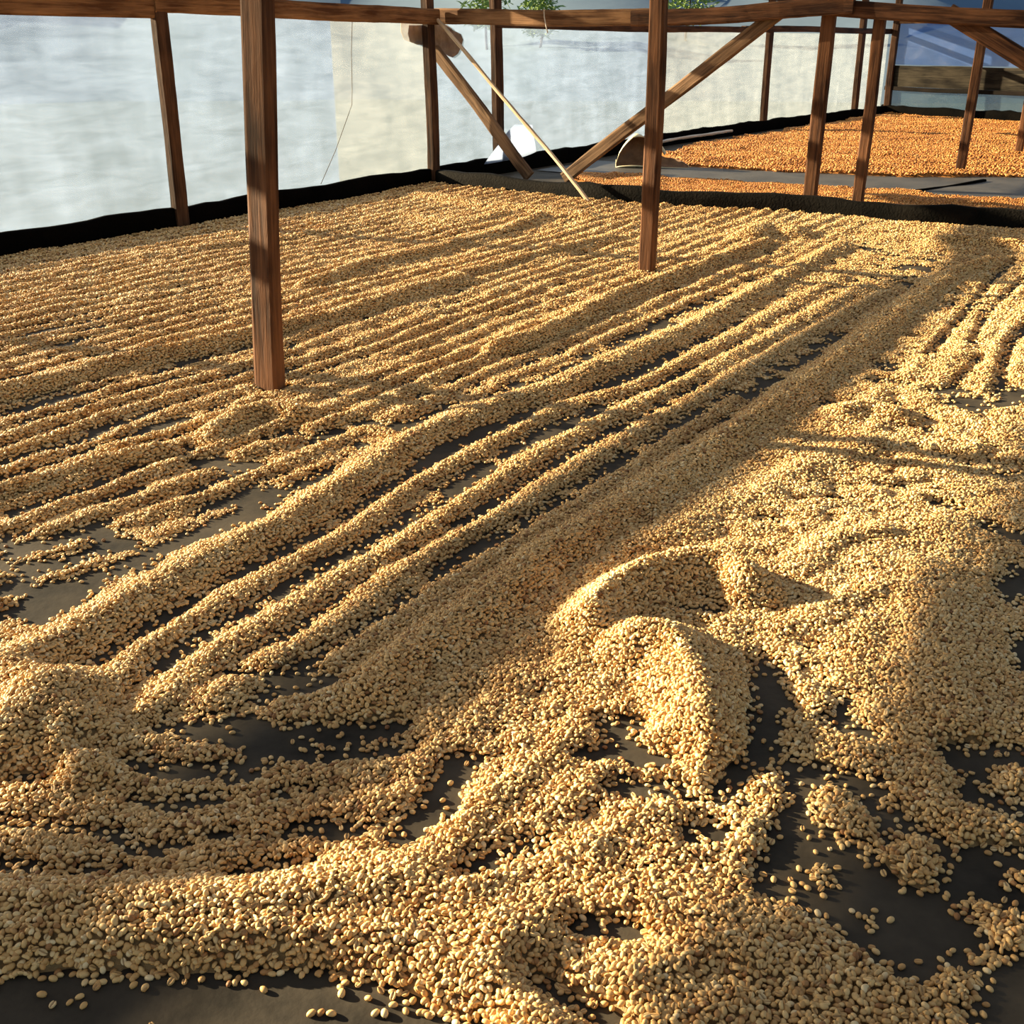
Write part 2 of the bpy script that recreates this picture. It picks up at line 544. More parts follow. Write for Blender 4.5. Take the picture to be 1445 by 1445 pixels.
G_IN = 'posts standing in the beds'
G_WALL = 'posts of the plastic wall'
post(2.41, -2.42, 2.54, -2.38, 2.20, 0.094, 0.046, M_POST, 'thick brown post rising from the golden beans, nearest of all posts', 1, G_IN)
post(4.75, -2.27, 4.80, -2.30, 2.20, 0.072, 0.052, M_POST, 'brown post in the golden beans just in front of the cream scoop', 2, G_IN)
post(7.24, -2.33, 7.26, -2.33, 2.20, 0.084, 0.056, M_POST, 'brown post behind the black divider where the tie beams meet', 3, G_IN)
post(7.24, -2.02, 7.26, -2.01, 1.15, 0.066, 0.052, M_POST, 'short slender post behind the divider, under the sloping beam', 4, G_IN)
post(10.10, -2.00, 10.16, -1.96, 2.20, 0.072, 0.06, M_POST, 'slim post standing at the edge of the far orange beans', 5, G_IN)
post(12.10, -1.88, 12.12, -1.87, 2.20, 0.07, 0.06, M_POST, 'slim post cut by the right edge of the photo in orange beans', 6, G_IN)
post(7.24, 0.36, 7.26, 0.36, 2.20, 0.08, 0.056, M_POST, 'post outside the right edge of the photo at the divider end', 7, G_IN)

post(-0.45, -5.17, -0.45, -5.19, 1.60, 0.08, 0.06, M_DARKWOOD, 'wall post beside the camera end of the plastic wall', 10, G_WALL, along=UDIR)
post(2.05, -5.17, 2.05, -5.19, 1.60, 0.08, 0.06, M_DARKWOOD, 'wall post just outside the left edge of the photo', 11, G_WALL, along=UDIR)
post(4.54, -5.16, 4.58, -5.19, 1.60, 0.088, 0.055, M_DARKWOOD, 'leaning wall post left of the thick foreground post', 12, G_WALL, along=UDIR)
post(7.09, -5.20, 7.08, -5.23, 1.60, 0.085, 0.070, M_DARKWOOD, 'dark corner post where plastic wall meets the black divider', 13, G_WALL, along=UDIR)
post(8.05, -5.24, 8.03, -5.25, 1.60, 0.11, 0.060, M_DARKWOOD, 'wall post behind the two leaning sticks past the corner', 14, G_WALL, along=UDIR)
post(13.85, -5.12, 13.85, -5.14, 1.60, 0.13, 0.060, M_DARKWOOD, 'wall post seen under the upper end of the long brace', 15, G_WALL, along=UDIR)
post(16.9, -4.90, 16.9, -4.92, 1.60, 0.15, 0.070, M_DARKWOOD, 'far wall post between the two divider posts', 16, G_WALL, along=UDIR)
post(17.95, -4.72, 17.95, -4.74, 1.60, 0.10, 0.09, M_DARKWOOD, 'farthest wall post at the corner beside the blue end wall', 17, G_WALL, along=UDIR)

G_RAIL = 'horizontal timbers of the shed'
for p0, p1, a, b, mat, label, sd, nm in (
    (W(-12.0, -5.16, 1.187), W(4.60, -5.17, 1.187), 0.105, 0.05, M_RAIL, 'long tan top rail of the plastic wall, left of the foreground post', 21, 'top_rail'),
    (W(4.52, -5.17, 1.190), W(7.16, -5.19, 1.180), 0.105, 0.05, M_RAIL, 'tan top rail between foreground post and corner post', 22, 'top_rail'),
    (W(7.20, -5.36, 1.187), W(7.20, -3.38, 1.143), 0.104, 0.05, M_RAIL, 'reddish tie beam from the corner post over the leaning sticks', 23, 'tie_beam'),
    (W(7.17, -3.62, 1.143), W(7.17, -2.15, 1.206), 0.098, 0.05, M_POST, 'brown tie beam meeting the top of the long brace', 24, 'tie_beam'),
    (W(7.19, -2.40, 1.206), W(7.19, 0.45, 1.02), 0.092, 0.05, M_POST, 'brown beam sloping down to the right before the blue wall', 25, 'tie_beam'),
    (W(8.0, -5.24, 1.135), W(13.2, -5.18, 1.135), 0.06, 0.06, M_DARKWOOD, 'thin dark top rail of the far plastic wall, nearer length', 26, 'top_rail'),
    (W(13.1, -5.18, 1.140), W(18.0, -4.80, 1.150), 0.07, 0.06, M_DARKWOOD, 'thin dark top rail of the far plastic wall, farther length', 27, 'top_rail'),
    (W(17.98, -4.78, 1.27), W(14.3, 2.95, 1.27), 0.06, 0.06, M_RAIL, 'pale top rail over the blue film of the end wall', 28, 'top_rail'),
):
    tag(beam(nm, p0, p1, a, b, (0, 0, 1), mat, segs=26, wob=0.006, seed=sd), label, 'rail', G_RAIL, 'thing')

G_BR = 'diagonal braces at the divider'
for p0, p1, a, b, mat, label, sd in (
    (W(7.24, -4.44, 0.09), W(7.24, -5.28, 0.955), 0.085, 0.04, M_BRACE, 'short grey-brown brace leaning on the corner post', 31),
    (W(7.24, -4.14, 0.09), W(7.22, -2.62, 1.185), 0.085, 0.045, M_BRACE, 'long grey-brown brace crossing behind the post in the beans', 32),
    (W(7.22, 0.30, 0.09), W(7.22, -1.62, 1.16), 0.095, 0.05, M_POST, 'brown brace descending to the right before the blue wall', 33),
):
    tag(beam('diagonal_brace', p0, p1, a, b, (0, 0, 1), mat, segs=18, wob=0.004, seed=sd), label, 'brace', G_BR, 'thing')
tag(beam('thin_pole', W(6.75, -3.68, 0.012), W(7.13, -5.16, 1.155), 0.026, 0.024, VDIR, M_POLE, segs=18, wob=0.006, chamfer=0.3, seed=35),
    'thin pale stick leaning from the beans up to the corner post', 'pole')

# black film-wrapped divider board between the two beds
dv = kerb('bed_divider', [(7.10, -5.20), (7.05, -4.9), (6.98, -4.3), (6.90, -3.65), (6.92, -3.25), (6.98, -2.85), (7.06, -2.25), (7.03, -1.55), (7.12, -1.0), (7.12, 3.0)], 0.112, 0.07, M_DIVIDER, 0.016, 12)
tag(dv, 'low black film-wrapped board dividing golden beans from orange beans', 'divider')


# ------------------------------------------------------------------ small things
# cream scoop cut from a plastic can, lying open towards the bed
def scoop():
    root = empty('grain_scoop', W(9.06, -4.33, 0.008))
    tag(root, 'cream plastic scoop lying open on the grey walkway', 'scoop')
    ns, na = 22, 20
    verts, faces = [], []
    for i in range(ns + 1):
        s = i / ns
        r = 0.140 * (1 - 0.10 * s) * max(0.12, math.sqrt(min(1.0, s / 0.24))) * (1 - max(0, (s - 0.72) / 0.28) ** 2 * 0.75)
        flat = 1.0 - 0.50 * min(1, max(0, (s - 0.30) / 0.4))
        a0 = math.radians(-52 - 10 * s)                         # front lip, below the axis
        a1 = math.radians(-300 + 118 * min(1, max(0, (s - 0.30) / 0.34)))   # over the back to the hood
        for j in range(na + 1):
            t = j / na
            a = a0 + (a1 - a0) * t
            x = -0.30 + 0.62 * s
            y = -math.cos(a) * r * (1.05 + 0.2 * s)
            z = r * flat + math.sin(a) * r * flat
            verts.append((x, y, z))
    for i in range(ns):
        for j in range(na):
            q = i * (na + 1) + j
            faces.append((q, q + 1, q + na + 2, q + na + 1))
    c = len(verts)                                               # closed deep end
    verts.append((-0.305, 0.0, 0.06))
    for j in range(na):
        faces.append((c, j + 1, j))
    me = bpy.data.meshes.new('scoop_body')
    me.from_pydata(verts, [], faces)
    me.materials.append(M_SCOOP)
    me.materials.append(M_SCOOP_IN)
    me.polygons.foreach_set('use_smooth', [True] * len(me.polygons))
    bm = bmesh.new(); bm.from_mesh(me); bmesh.ops.recalc_face_normals(bm, faces=bm.faces); bm.to_mesh(me); bm.free()
    o = bpy.data.objects.new('scoop_body', me)
    COL.objects.link(o)
    o.parent = root
    md = o.modifiers.new('thickness', 'SOLIDIFY')
    md.thickness = 0.006
    md.offset = 1
    md.material_offset = 1
    # handle: a bent strap at the back
    hv, hf = [], []
    nh, nk = 12, 8
    for i in range(nh + 1):
        t = i / nh
        cx = -0.02 + 0.14 * t
        cz = 0.10 + 0.075 * math.sin(math.pi * t)
        for k in range(nk):
            b = 2 * math.pi * k / nk
            hv.append((cx + 0.010 * math.cos(b), 0.115 + 0.022 * math.sin(b), cz + 0.010 * math.cos(b)))
    for i in range(nh):
        for k in range(nk):
            k2 = (k + 1) % nk
            hf.append((i * nk + k, i * nk + k2, (i + 1) * nk + k2, (i + 1) * nk + k))
    h = bpy.data.meshes.new('handle')
    h.from_pydata(hv, [], hf)
    h.materials.append(M_SCOOP)
    h.polygons.foreach_set('use_smooth', [True] * len(h.polygons))
    ho = bpy.data.objects.new('handle', h)
    COL.objects.link(ho)
    ho.parent = root
    root.rotation_euler = (0, 0, math.radians(-6))
    return root


scoop()


def soft_patch(name, outline, v, thick, mat, label, cat, seed, nrm_amp=0.02):
    """a piece of cloth or film hanging in the wall plane: outline in (u, z), real thickness"""
    bm = bmesh.new()
    vs = [bm.verts.new(W(u, v, z)) for u, z in outline]
    f = bm.faces.new(vs)
    bmesh.ops.triangulate(bm, faces=[f])
    bmesh.ops.subdivide_edges(bm, edges=bm.edges[:], cuts=5, use_grid_fill=True)
    for q in bm.verts:
        n = math.sin(q.co.x * 21 + seed) * 0.6 + math.sin(q.co.z * 17 + q.co.x * 9 + seed * 2) * 0.5
        q.co += VDIR * (nrm_amp * n)
    me = bpy.data.meshes.new(name)
    loc = W(outline[0][0], v, min(z for u, z in outline))
    bmesh.ops.translate(bm, verts=bm.verts, vec=-loc)
    bm.to_mesh(me)
    bm.free()
    me.materials.append(mat)
    me.polygons.foreach_set('use_smooth', [True] * len(me.polygons))
    o = bpy.data.objects.new(name, me)
    o.location = loc
    COL.objects.link(o)
    md = o.modifiers.new('thickness', 'SOLIDIFY')
    md.thickness = thick
    return tag(o, label, cat)


soft_patch('burlap_scrap', [(6.88, 1.13), (6.87, 1.07), (6.90, 1.02), (6.98, 1.00), (7.08, 0.99), (7.20, 0.98), (7.32, 0.945), (7.42, 0.91), (7.50, 0.895), (7.57, 0.92), (7.62, 0.97), (7.64, 1.02), (7.61, 1.06), (7.52, 1.085), (7.43, 1.10), (7.38, 1.13), (7.1, 1.135)], -5.292, 0.006, M_BURLAP,
           'brown burlap scrap tucked behind the corner post under the rail', 'cloth', 2, 0.012)
soft_patch('film_flap', [(7.72, 0.10), (7.86, 0.20), (8.02, 0.30), (8.20, 0.375), (8.46, 0.36), (8.50, 0.14), (8.2, 0.10)], -5.165, 0.004, M_FILM_W,
           'bright folded film flap at the foot of the wall behind the sticks', 'film', 5, 0.018)
pipe_o = beam('thin_pipe', W(10.7, -5.10, 0.055), W(12.6, -5.04, 0.060), 0.028, 0.028, VDIR, M_PIPE, segs=16, wob=0.01, chamfer=0.3, seed=9)
tag(pipe_o, 'thin pale pipe lying along the far black skirt', 'pipe')


def cord(name, pts, r, mat, label):
    verts, faces = [], []
    n = 6
    P_ = [Vector(p) for p in pts]
    for i, p in enumerate(P_):
        d = (P_[min(i + 1, len(P_) - 1)] - P_[max(i - 1, 0)]).normalized()
        x = d.cross(Vector((0.3, 0.2, 0.9))).normalized()
        y = d.cross(x)
        for k in range(n):
            a = 2 * math.pi * k / n
            verts.append(p + x * (r * math.cos(a)) + y * (r * math.sin(a)))
    for i in range(len(P_) - 1):
        for k in range(n):
            k2 = (k + 1) % n
            faces.append((i * n + k, i * n + k2, (i + 1) * n + k2, (i + 1) * n + k))
    faces.append(tuple(range(n)))
    faces.append(tuple((len(P_) - 1) * n + k for k in range(n)))
    return tag(mesh_obj(name, verts, faces, mat, None, P_[-1], True), label, 'cord')


cord('slack_cord', [W(6.20, -5.185, 1.13), W(6.17, -5.18, 0.95), W(6.15, -5.175, 0.70), W(6.14, -5.175, 0.615), W(6.10, -5.178, 0.55), W(5.95, -5.18, 0.33), W(5.79, -5.185, 0.13)], 0.0022, M_CORD,
     'thin slack cord hanging down the yellowed film panel')
cord('twine_end', [W(7.135, -4.27, 1.21), W(7.125, -4.26, 1.16), W(7.13, -4.25, 1.11), W(7.13, -4.235, 1.06)], 0.004, M_PIPE,
     'short pale twine end hanging from the reddish tie beam')

# ------------------------------------------------------------------ outside: hills and shrubs beyond the film wall
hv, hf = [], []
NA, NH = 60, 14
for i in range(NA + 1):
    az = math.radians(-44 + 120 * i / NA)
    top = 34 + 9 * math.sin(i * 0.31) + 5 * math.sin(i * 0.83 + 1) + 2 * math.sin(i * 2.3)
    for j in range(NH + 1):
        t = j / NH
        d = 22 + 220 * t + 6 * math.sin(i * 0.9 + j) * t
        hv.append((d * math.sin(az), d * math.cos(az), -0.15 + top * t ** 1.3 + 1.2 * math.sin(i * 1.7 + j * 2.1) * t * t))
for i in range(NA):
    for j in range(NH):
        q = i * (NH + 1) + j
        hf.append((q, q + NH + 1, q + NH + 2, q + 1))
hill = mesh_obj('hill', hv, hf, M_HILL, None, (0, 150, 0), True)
tag(hill, 'forested hillside beyond the shed, blue distance haze in its colour', 'hill', kind='structure')

leaf_v = [(0, 0, 0), (0.035, 0.018, 0.006), (0.08, 0.022, 0.010), (0.13, 0.0, 0.0), (0.08, -0.022, 0.010), (0.035, -0.018, 0.006)]


def tree(x, y, h, r, label, seed):
    root = empty('tree', (x, y, -0.15 + 33 * max(0.0, (y - 22) / 220) ** 1.3))
    tag(root, label, 'tree', 'trees far beyond the film wall')
    R = random.Random(seed)
    verts, faces = [], []
    for k in range(520):
        a = R.uniform(0, 2 * math.pi)
        t = R.uniform(0.40, 1.0)
        rr = r * math.sqrt(R.random()) * math.sin(math.pi * min(1, (t - 0.33) / 0.72)) ** 0.6
        c = Vector((rr * math.cos(a), rr * math.sin(a), h * t))
        M = Matrix.Rotation(R.uniform(0, 6.28), 3, 'Z') @ Matrix.Rotation(R.uniform(-0.9, 0.7), 3, 'Y') @ Matrix.Rotation(R.uniform(-0.6, 0.6), 3, 'X')
        b = len(verts)
        for q in leaf_v:
            verts.append(c + M @ (Vector(q) * R.uniform(1.3, 2.2)))
        faces += [(b, b + 1, b + 2, b + 3), (b, b + 3, b + 4, b + 5)]
    me = bpy.data.meshes.new('crown')
    me.from_pydata([tuple(q) for q in verts], [], faces)
    me.materials.append(M_LEAF)
    o = bpy.data.objects.new('crown', me)
    COL.objects.link(o)
    o.parent = root
    beam('trunk', root.location, root.location + Vector((R.uniform(-1, 1) * 0.1, 0.05, h * 0.8)), 0.08, 0.08, (1, 0, 0), M_DARKWOOD, segs=8, wob=0.02, seed=seed, taper=0.4, parent=root)


for (x, y, h, r, lb, sd) in ((-0.75, 35, 1.80, 0.75, 'pale green far tree above the tie beam beside the wall post', 2),
                             (0.75, 33, 1.65, 0.60, 'low far tree above the tie beam near the twine end', 3),
                             (5.2, 36, 1.80, 0.8, 'far tree just past the post in the beans, above the beam', 4)):
    tree(x, y, h, r, lb, sd)

# furrow crests, bare lines and loose beans, in bed coordinates (u, v) in metres
RIDGES = [
 ([(0.914,-1.609),(1.07,-1.619),(1.232,-1.639),(1.432,-1.658),(1.64,-1.646),(1.883,-1.685),(2.257,-1.746),(2.487,-1.745),(2.921,-1.673),(3.4,-1.657),(3.854,-1.632),(4.412,-1.657),(5.103,-1.688),(5.981,-1.728)], 0.031, 0.085),
 ([(0.983,-1.427),(1.088,-1.473),(1.24,-1.489),(1.409,-1.497),(1.713,-1.5),(1.997,-1.551),(2.219,-1.559),(2.726,-1.56),(3.041,-1.476),(3.477,-1.464),(4.179,-1.464),(5.134,-1.466)], 0.016, 0.048),
 ([(0.951,-1.311),(1.075,-1.341),(1.179,-1.362),(1.335,-1.361),(1.566,-1.378),(1.629,-1.362),(1.811,-1.367),(1.985,-1.389),(2.471,-1.413),(2.861,-1.386),(3.247,-1.363),(4.106,-1.332),(4.996,-1.319)], 0.016, 0.048),
 ([(1.063,-1.243),(1.189,-1.254),(1.304,-1.242),(1.469,-1.263),(1.654,-1.284),(1.907,-1.268),(2.063,-1.267),(2.408,-1.272),(3.01,-1.258),(3.717,-1.248),(4.892,-1.197)], 0.016, 0.048),
 ([(1.246,-1.158),(1.336,-1.155),(1.466,-1.143),(1.613,-1.155),(1.838,-1.158),(2.023,-1.143),(2.142,-1.147),(2.585,-1.153),(3.081,-1.151)], 0.015, 0.048),
 ([(1.204,-1.045),(1.351,-1.055),(1.525,-1.042),(1.826,-1.062),(2.07,-1.044),(2.584,-1.032),(3.211,-1.026),(4.16,-1.03),(4.761,-1.045),(5.408,-1.04),(5.825,-0.96)], 0.038, 0.085),
 ([(1.226,-0.946),(1.388,-0.943),(1.574,-0.94),(1.826,-0.94),(2.178,-0.944),(2.517,-0.925)], 0.012, 0.09),
 ([(1.637,-3.046),(1.92,-3.066),(2.264,-3.045),(2.529,-2.992),(2.821,-2.934),(3.283,-2.881),(3.781,-2.896),(4.109,-2.881)], 0.046, 0.078),
 ([(3.633,-3.383),(4.136,-3.456),(4.749,-3.439),(5.252,-3.438),(5.984,-3.584)], 0.0403, 0.0702),
 ([(4.131,-2.936),(4.312,-2.942),(4.84,-2.896),(5.5,-2.859)], 0.0368, 0.0702),
 ([(3.161,-2.072),(3.4,-2.044),(3.688,-2.062),(4.195,-2.112),(4.887,-2.088),(5.772,-2.072)], 0.0483, 0.0663),
 ([(1.301,-2.383),(1.421,-2.344),(1.526,-2.328),(1.694,-2.301),(1.828,-2.242)], 0.0345, 0.0468),
 ([(3.713,-4.532),(4.125,-4.47),(4.625,-4.335),(5.204,-4.307)], 0.0287, 0.078),
 ([(6.36,-4.808),(6.196,-4.165),(6.192,-3.73),(6.137,-3.342)], 0.0405, 0.16),
 ([(5.586,-4.392),(5.483,-3.889),(5.963,-3.798)], 0.027, 0.12),
 ([(5.925,-2.211),(6.314,-2.233),(6.123,-2.04)], 0.054, 0.15),
 ([(6.297,-1.283),(6.346,-1.078),(6.318,-0.831)], 0.045, 0.13),
 ([(1.984,-2.223),(2.141,-2.273),(2.226,-2.251),(2.242,-2.15)], 0.0427, 0.075),
 ([(1.902,-2.063),(2.175,-2.065),(2.277,-2.023),(2.264,-1.81)], 0.0171, 0.04),
 ([(0.896,-1.466),(0.839,-1.44),(0.796,-1.432)], 0.0522, 0.13),
 ([(0.91,-1.6),(0.899,-1.491),(0.857,-1.364),(0.82,-1.282)], 0.0427, 0.1),
 ([(0.922,-1.352),(0.907,-1.267),(0.919,-1.171),(0.952,-1.085),(0.987,-1.054)], 0.0105, 0.032),
 ([(1.11,-1.116),(1.168,-1.045),(1.18,-0.967),(1.188,-0.917)], 0.0165, 0.05),
 ([(1.035,-1.019),(1.078,-0.957),(1.121,-0.908)], 0.012, 0.022),
 ([(0.788,-1.281),(0.811,-1.198),(0.854,-1.099),(0.912,-1.017),(0.976,-0.953),(1.072,-0.883),(1.169,-0.849),(1.297,-0.854)], 0.012, 0.036),
 ([(0.699,-1.303),(0.742,-1.204),(0.774,-1.096),(0.827,-1.014),(0.869,-0.948),(0.939,-0.894),(1.013,-0.838),(1.094,-0.835)], 0.0105, 0.036),
 ([(0.638,-1.215),(0.675,-1.131),(0.711,-1.049),(0.771,-0.955),(0.831,-0.886),(0.902,-0.799),(0.963,-0.799)], 0.0105, 0.034),
 ([(0.493,-1.209),(0.563,-1.099),(0.625,-1.02),(0.676,-0.925),(0.733,-0.85),(0.781,-0.801),(0.828,-0.761),(0.868,-0.713),(0.886,-0.649),(0.864,-0.581),(0.82,-0.504),(0.781,-0.434),(0.738,-0.384)], 0.034, 0.1),
 ([(0.463,-1.159),(0.532,-1.055),(0.604,-0.955),(0.667,-0.843),(0.727,-0.764),(0.773,-0.693),(0.791,-0.622),(0.782,-0.536),(0.749,-0.478)], 0.028, 0.085),
 ([(0.87,-0.545),(0.914,-0.531),(0.936,-0.485)], 0.0248, 0.06),
 ([(0.989,-0.463),(1.021,-0.401),(1.03,-0.33),(1.018,-0.263),(1.005,-0.184),(0.989,-0.11)], 0.0174, 0.09),
 ([(0.88,-0.39),(0.94,-0.364),(0.99,-0.341),(0.989,-0.297)], 0.0236, 0.075),
 ([(0.839,-0.422),(0.864,-0.347),(0.913,-0.251),(0.949,-0.168)], 0.0198, 0.09),
 ([(1.59,-0.845),(1.702,-0.857),(1.804,-0.843),(1.912,-0.785),(1.931,-0.717),(1.897,-0.649)], 0.0616, 0.0765),
 ([(1.578,-0.738),(1.593,-0.69),(1.563,-0.643),(1.461,-0.569),(1.382,-0.52)], 0.0546, 0.108),
 ([(2.02,-0.905),(2.226,-0.878),(2.401,-0.807),(2.716,-0.772),(2.897,-0.695)], 0.0186, 0.1),
 ([(3.107,-0.838),(3.191,-0.784),(3.164,-0.711)], 0.0341, 0.09),
 ([(2.056,-0.603),(2.218,-0.58),(2.306,-0.513)], 0.0217, 0.07),
 ([(1.872,-0.511),(1.988,-0.465),(2.056,-0.415)], 0.0155, 0.06),
 ([(2.155,-0.372),(1.925,-0.292),(1.729,-0.237),(1.605,-0.199)], 0.0248, 0.12),
 ([(0.977,-0.714),(1.085,-0.716),(1.239,-0.7),(1.33,-0.701)], 0.0136, 0.035),
 ([(0.99,-0.654),(1.101,-0.631),(1.232,-0.611),(1.304,-0.564)], 0.0136, 0.035),
 ([(1.016,-0.571),(1.125,-0.533),(1.266,-0.49),(1.348,-0.491)], 0.0149, 0.04),
 ([(3.598,-0.779),(4.247,-0.815),(5.04,-0.849),(6.143,-0.865)], 0.0136, 0.045),
 ([(3.748,-0.692),(4.297,-0.726),(5.098,-0.746),(5.981,-0.741)], 0.0149, 0.045),
 ([(3.648,-0.551),(4.246,-0.618),(4.783,-0.624),(5.281,-0.606)], 0.0136, 0.05),
 ([(3.377,-0.701),(3.3,-0.561),(3.218,-0.448),(3.121,-0.322)], 0.0124, 0.05),
]
TROUGHS = [
 ([(0.852,-1.304),(0.857,-1.249),(0.882,-1.158),(0.943,-1.068),(1.019,-1.076),(1.074,-1.04),(1.159,-0.941)], 0.017),
 ([(0.955,-1.263),(0.971,-1.202),(1.005,-1.105)], 0.013),
 ([(1.147,-1.273),(1.175,-1.177),(1.221,-1.091)], 0.013),
 ([(0.991,-1.059),(1.014,-1.015),(1.041,-0.983),(1.104,-0.894)], 0.017),
 ([(0.751,-1.348),(0.777,-1.285)], 0.018),
 ([(0.81,-1.149),(0.83,-1.1),(0.872,-1.046)], 0.014),
 ([(0.919,-0.986),(0.963,-0.947)], 0.012),
 ([(0.674,-1.27),(0.704,-1.204),(0.737,-1.116),(0.752,-1.036),(0.779,-1.011)], 0.013),
 ([(0.808,-1.004),(0.849,-0.928),(0.896,-0.901),(0.923,-0.842)], 0.012),
 ([(0.569,-1.269),(0.617,-1.187),(0.642,-1.12),(0.69,-1.045)], 0.013),
 ([(0.77,-0.918),(0.815,-0.875),(0.849,-0.846)], 0.012),
 ([(0.949,-0.779),(1.01,-0.778),(1.1,-0.804),(1.135,-0.804)], 0.022),
 ([(0.826,-0.498),(0.818,-0.453),(0.822,-0.399)], 0.022),
 ([(0.932,-0.492),(0.963,-0.439)], 0.018),
 ([(0.938,-0.455),(0.957,-0.414)], 0.015),
 ([(1.759,-0.743),(1.789,-0.675)], 0.014),
 ([(1.642,-0.515),(1.545,-0.479),(1.439,-0.457)], 0.03),
 ([(1.442,-0.452),(1.349,-0.445),(1.313,-0.453)], 0.026),
 ([(1.34,-0.679),(1.367,-0.622)], 0.018),
 ([(1.239,-0.675),(1.323,-0.549)], 0.012),
 ([(1.204,-0.586),(1.249,-0.498)], 0.016),
 ([(1.271,-0.583),(1.318,-0.526)], 0.015),
 ([(1.2,-0.547),(1.232,-0.487)], 0.016),
 ([(1.531,-0.385),(1.536,-0.348)], 0.014),
 ([(2.407,-0.732),(2.477,-0.646)], 0.013),
 ([(2.567,-0.471),(2.579,-0.437)], 0.009),
 ([(2.493,-0.31),(2.461,-0.217)], 0.03),
 ([(2.196,-0.222),(2.214,-0.165)], 0.025),
 ([(1.565,-0.188),(1.59,-0.131)], 0.022),
 ([(3.91,-0.789),(4.542,-0.816),(5.419,-0.861),(5.999,-0.868)], 0.016),
 ([(4.174,-0.699),(4.776,-0.748),(5.549,-0.748)], 0.016),
 ([(3.619,-0.507),(4.217,-0.575),(4.572,-0.574)], 0.02),
 ([(3.606,-0.63),(4.01,-0.63)], 0.016),
 ([(1.168,-0.444),(1.192,-0.412)], 0.018),
 ([(1.838,-2.102),(1.873,-1.998)], 0.045),
 ([(2.061,-2.091),(2.133,-2.055)], 0.03),
 ([(2.288,-1.982),(2.354,-1.843)], 0.028),
 ([(1.234,-2.083),(1.359,-1.988),(1.413,-1.961)], 0.022),
 ([(1.17,-1.99),(1.281,-1.91),(1.401,-1.854)], 0.022),
 ([(1.105,-1.896),(1.198,-1.824),(1.349,-1.77)], 0.026),
 ([(1.094,-1.791),(1.181,-1.737)], 0.015),
 ([(1.622,-1.872),(1.722,-1.836)], 0.02),
 ([(0.932,-0.66),(0.98,-0.647),(1.024,-0.63)], 0.018),
]
BARE = [
 [(1.188,-0.347),(1.347,-0.368),(1.405,-0.355),(1.436,-0.259),(1.579,-0.2),(1.64,-0.087),(1.77,0.134),(1.061,0.226),(1.033,-0.061),(1.064,-0.146),(1.1,-0.214),(1.115,-0.287),(1.115,-0.348)],
 [(0.23,-1.084),(0.33,-1.305),(0.506,-1.027),(0.544,-0.988),(0.612,-0.898),(0.653,-0.82),(0.698,-0.764),(0.716,-0.723),(0.741,-0.651),(0.751,-0.594),(0.759,-0.515),(0.653,-0.417)],
]
ISLANDS = [
 ((1.306,-0.277), 0.055, 0.055, 0.012),
 ((1.348,-0.305), 0.03, 0.03, 0.014),
 ((1.388,-0.182), 0.055, 0.07, 0.02),
 ((1.464,-0.215), 0.06, 0.05, 0.018),
 ((1.399,-0.081), 0.04, 0.06, 0.016),
 ((1.519,-0.097), 0.06, 0.04, 0.014),
 ((1.258,-0.167), 0.038, 0.05, 0.018),
 ((1.135,-0.186), 0.028, 0.03, 0.012),
 ((1.213,-0.065), 0.045, 0.055, 0.012),
 ((1.317,-0.054), 0.03, 0.03, 0.01),
 ((1.081,-0.086), 0.045, 0.035, 0.009),
 ((1.147,-0.072), 0.025, 0.025, 0.006),
 ((1.18,-0.274), 0.02, 0.022, 0.018),
 ((1.138,-0.3), 0.03, 0.008, 0.008),
 ((1.314,-0.188), 0.02, 0.03, 0.01),
 ((1.283,-0.236), 0.02, 0.012, 0.008),
]
LOOSE = [(0.514,-0.96),(0.511,-0.937),(0.535,-0.921),(0.555,-0.916),(0.557,-0.926),(0.584,-0.869),(0.596,-0.876),(0.614,-0.852),(0.627,-0.823),(0.641,-0.812),(0.65,-0.778),(0.574,-0.905),(0.536,-0.969),(0.529,-0.98),(0.515,-1.021),(0.599,-0.905),(0.598,-0.892),(0.559,-0.943),(0.638,-0.831),(0.699,-0.75),(0.703,-0.731),(0.658,-0.683),(0.665,-0.675),(0.67,-0.664),(0.698,-0.673),(0.704,-0.68),(0.709,-0.643),(0.697,-0.623),(0.702,-0.614),(0.726,-0.621),(0.733,-0.598),(0.725,-0.581),(0.738,-0.572),(0.739,-0.56),(0.744,-0.548),(0.757,-0.54),(0.76,-0.522),(0.71,-0.696),(0.725,-0.667),(0.707,-0.715),(0.74,-0.586),(0.755,-0.567)]
# ------------------------------------------------------------------ beans: the raked bed as a height field in bed coordinates
def seg_dist(Ug, Vg, pts):
    best = np.full(Ug.shape, 1e9)
    for (a, b), (c, d) in zip(pts[:-1], pts[1:]):
        ex, ey = c - a, d - b
        L2 = ex * ex + ey * ey + 1e-12
        t = np.clip(((Ug - a) * ex + (Vg - b) * ey) / L2, 0, 1)
        best = np.minimum(best, np.hypot(Ug - a - t * ex, Vg - b - t * ey))
    return best


def in_poly(Ug, Vg, poly):
    ins = np.zeros(Ug.shape, bool)
    n = len(poly)
    for i in range(n):
        (a, b), (c, d) = poly[i], poly[(i + 1) % n]
        cond = (b > Vg) != (d > Vg)
        with np.errstate(divide='ignore', invalid='ignore'):
            xx = a + (Vg - b) * (c - a) / (d - b if d != b else 1e-9)
        ins ^= cond & (Ug < xx)
    return ins


def sstep(x, a, b):
    t = np.clip((x - a) / (b - a), 0, 1)
    return t * t * (3 - 2 * t)


G = 0.01
U0, U1, V0, V1 = 0.15, 7.04, -5.16, 2.0
ug = np.arange(U0, U1 + G, G)
vg = np.arange(V0, V1 + G, G)
Ug, Vg = np.meshgrid(ug, vg, indexing='ij')

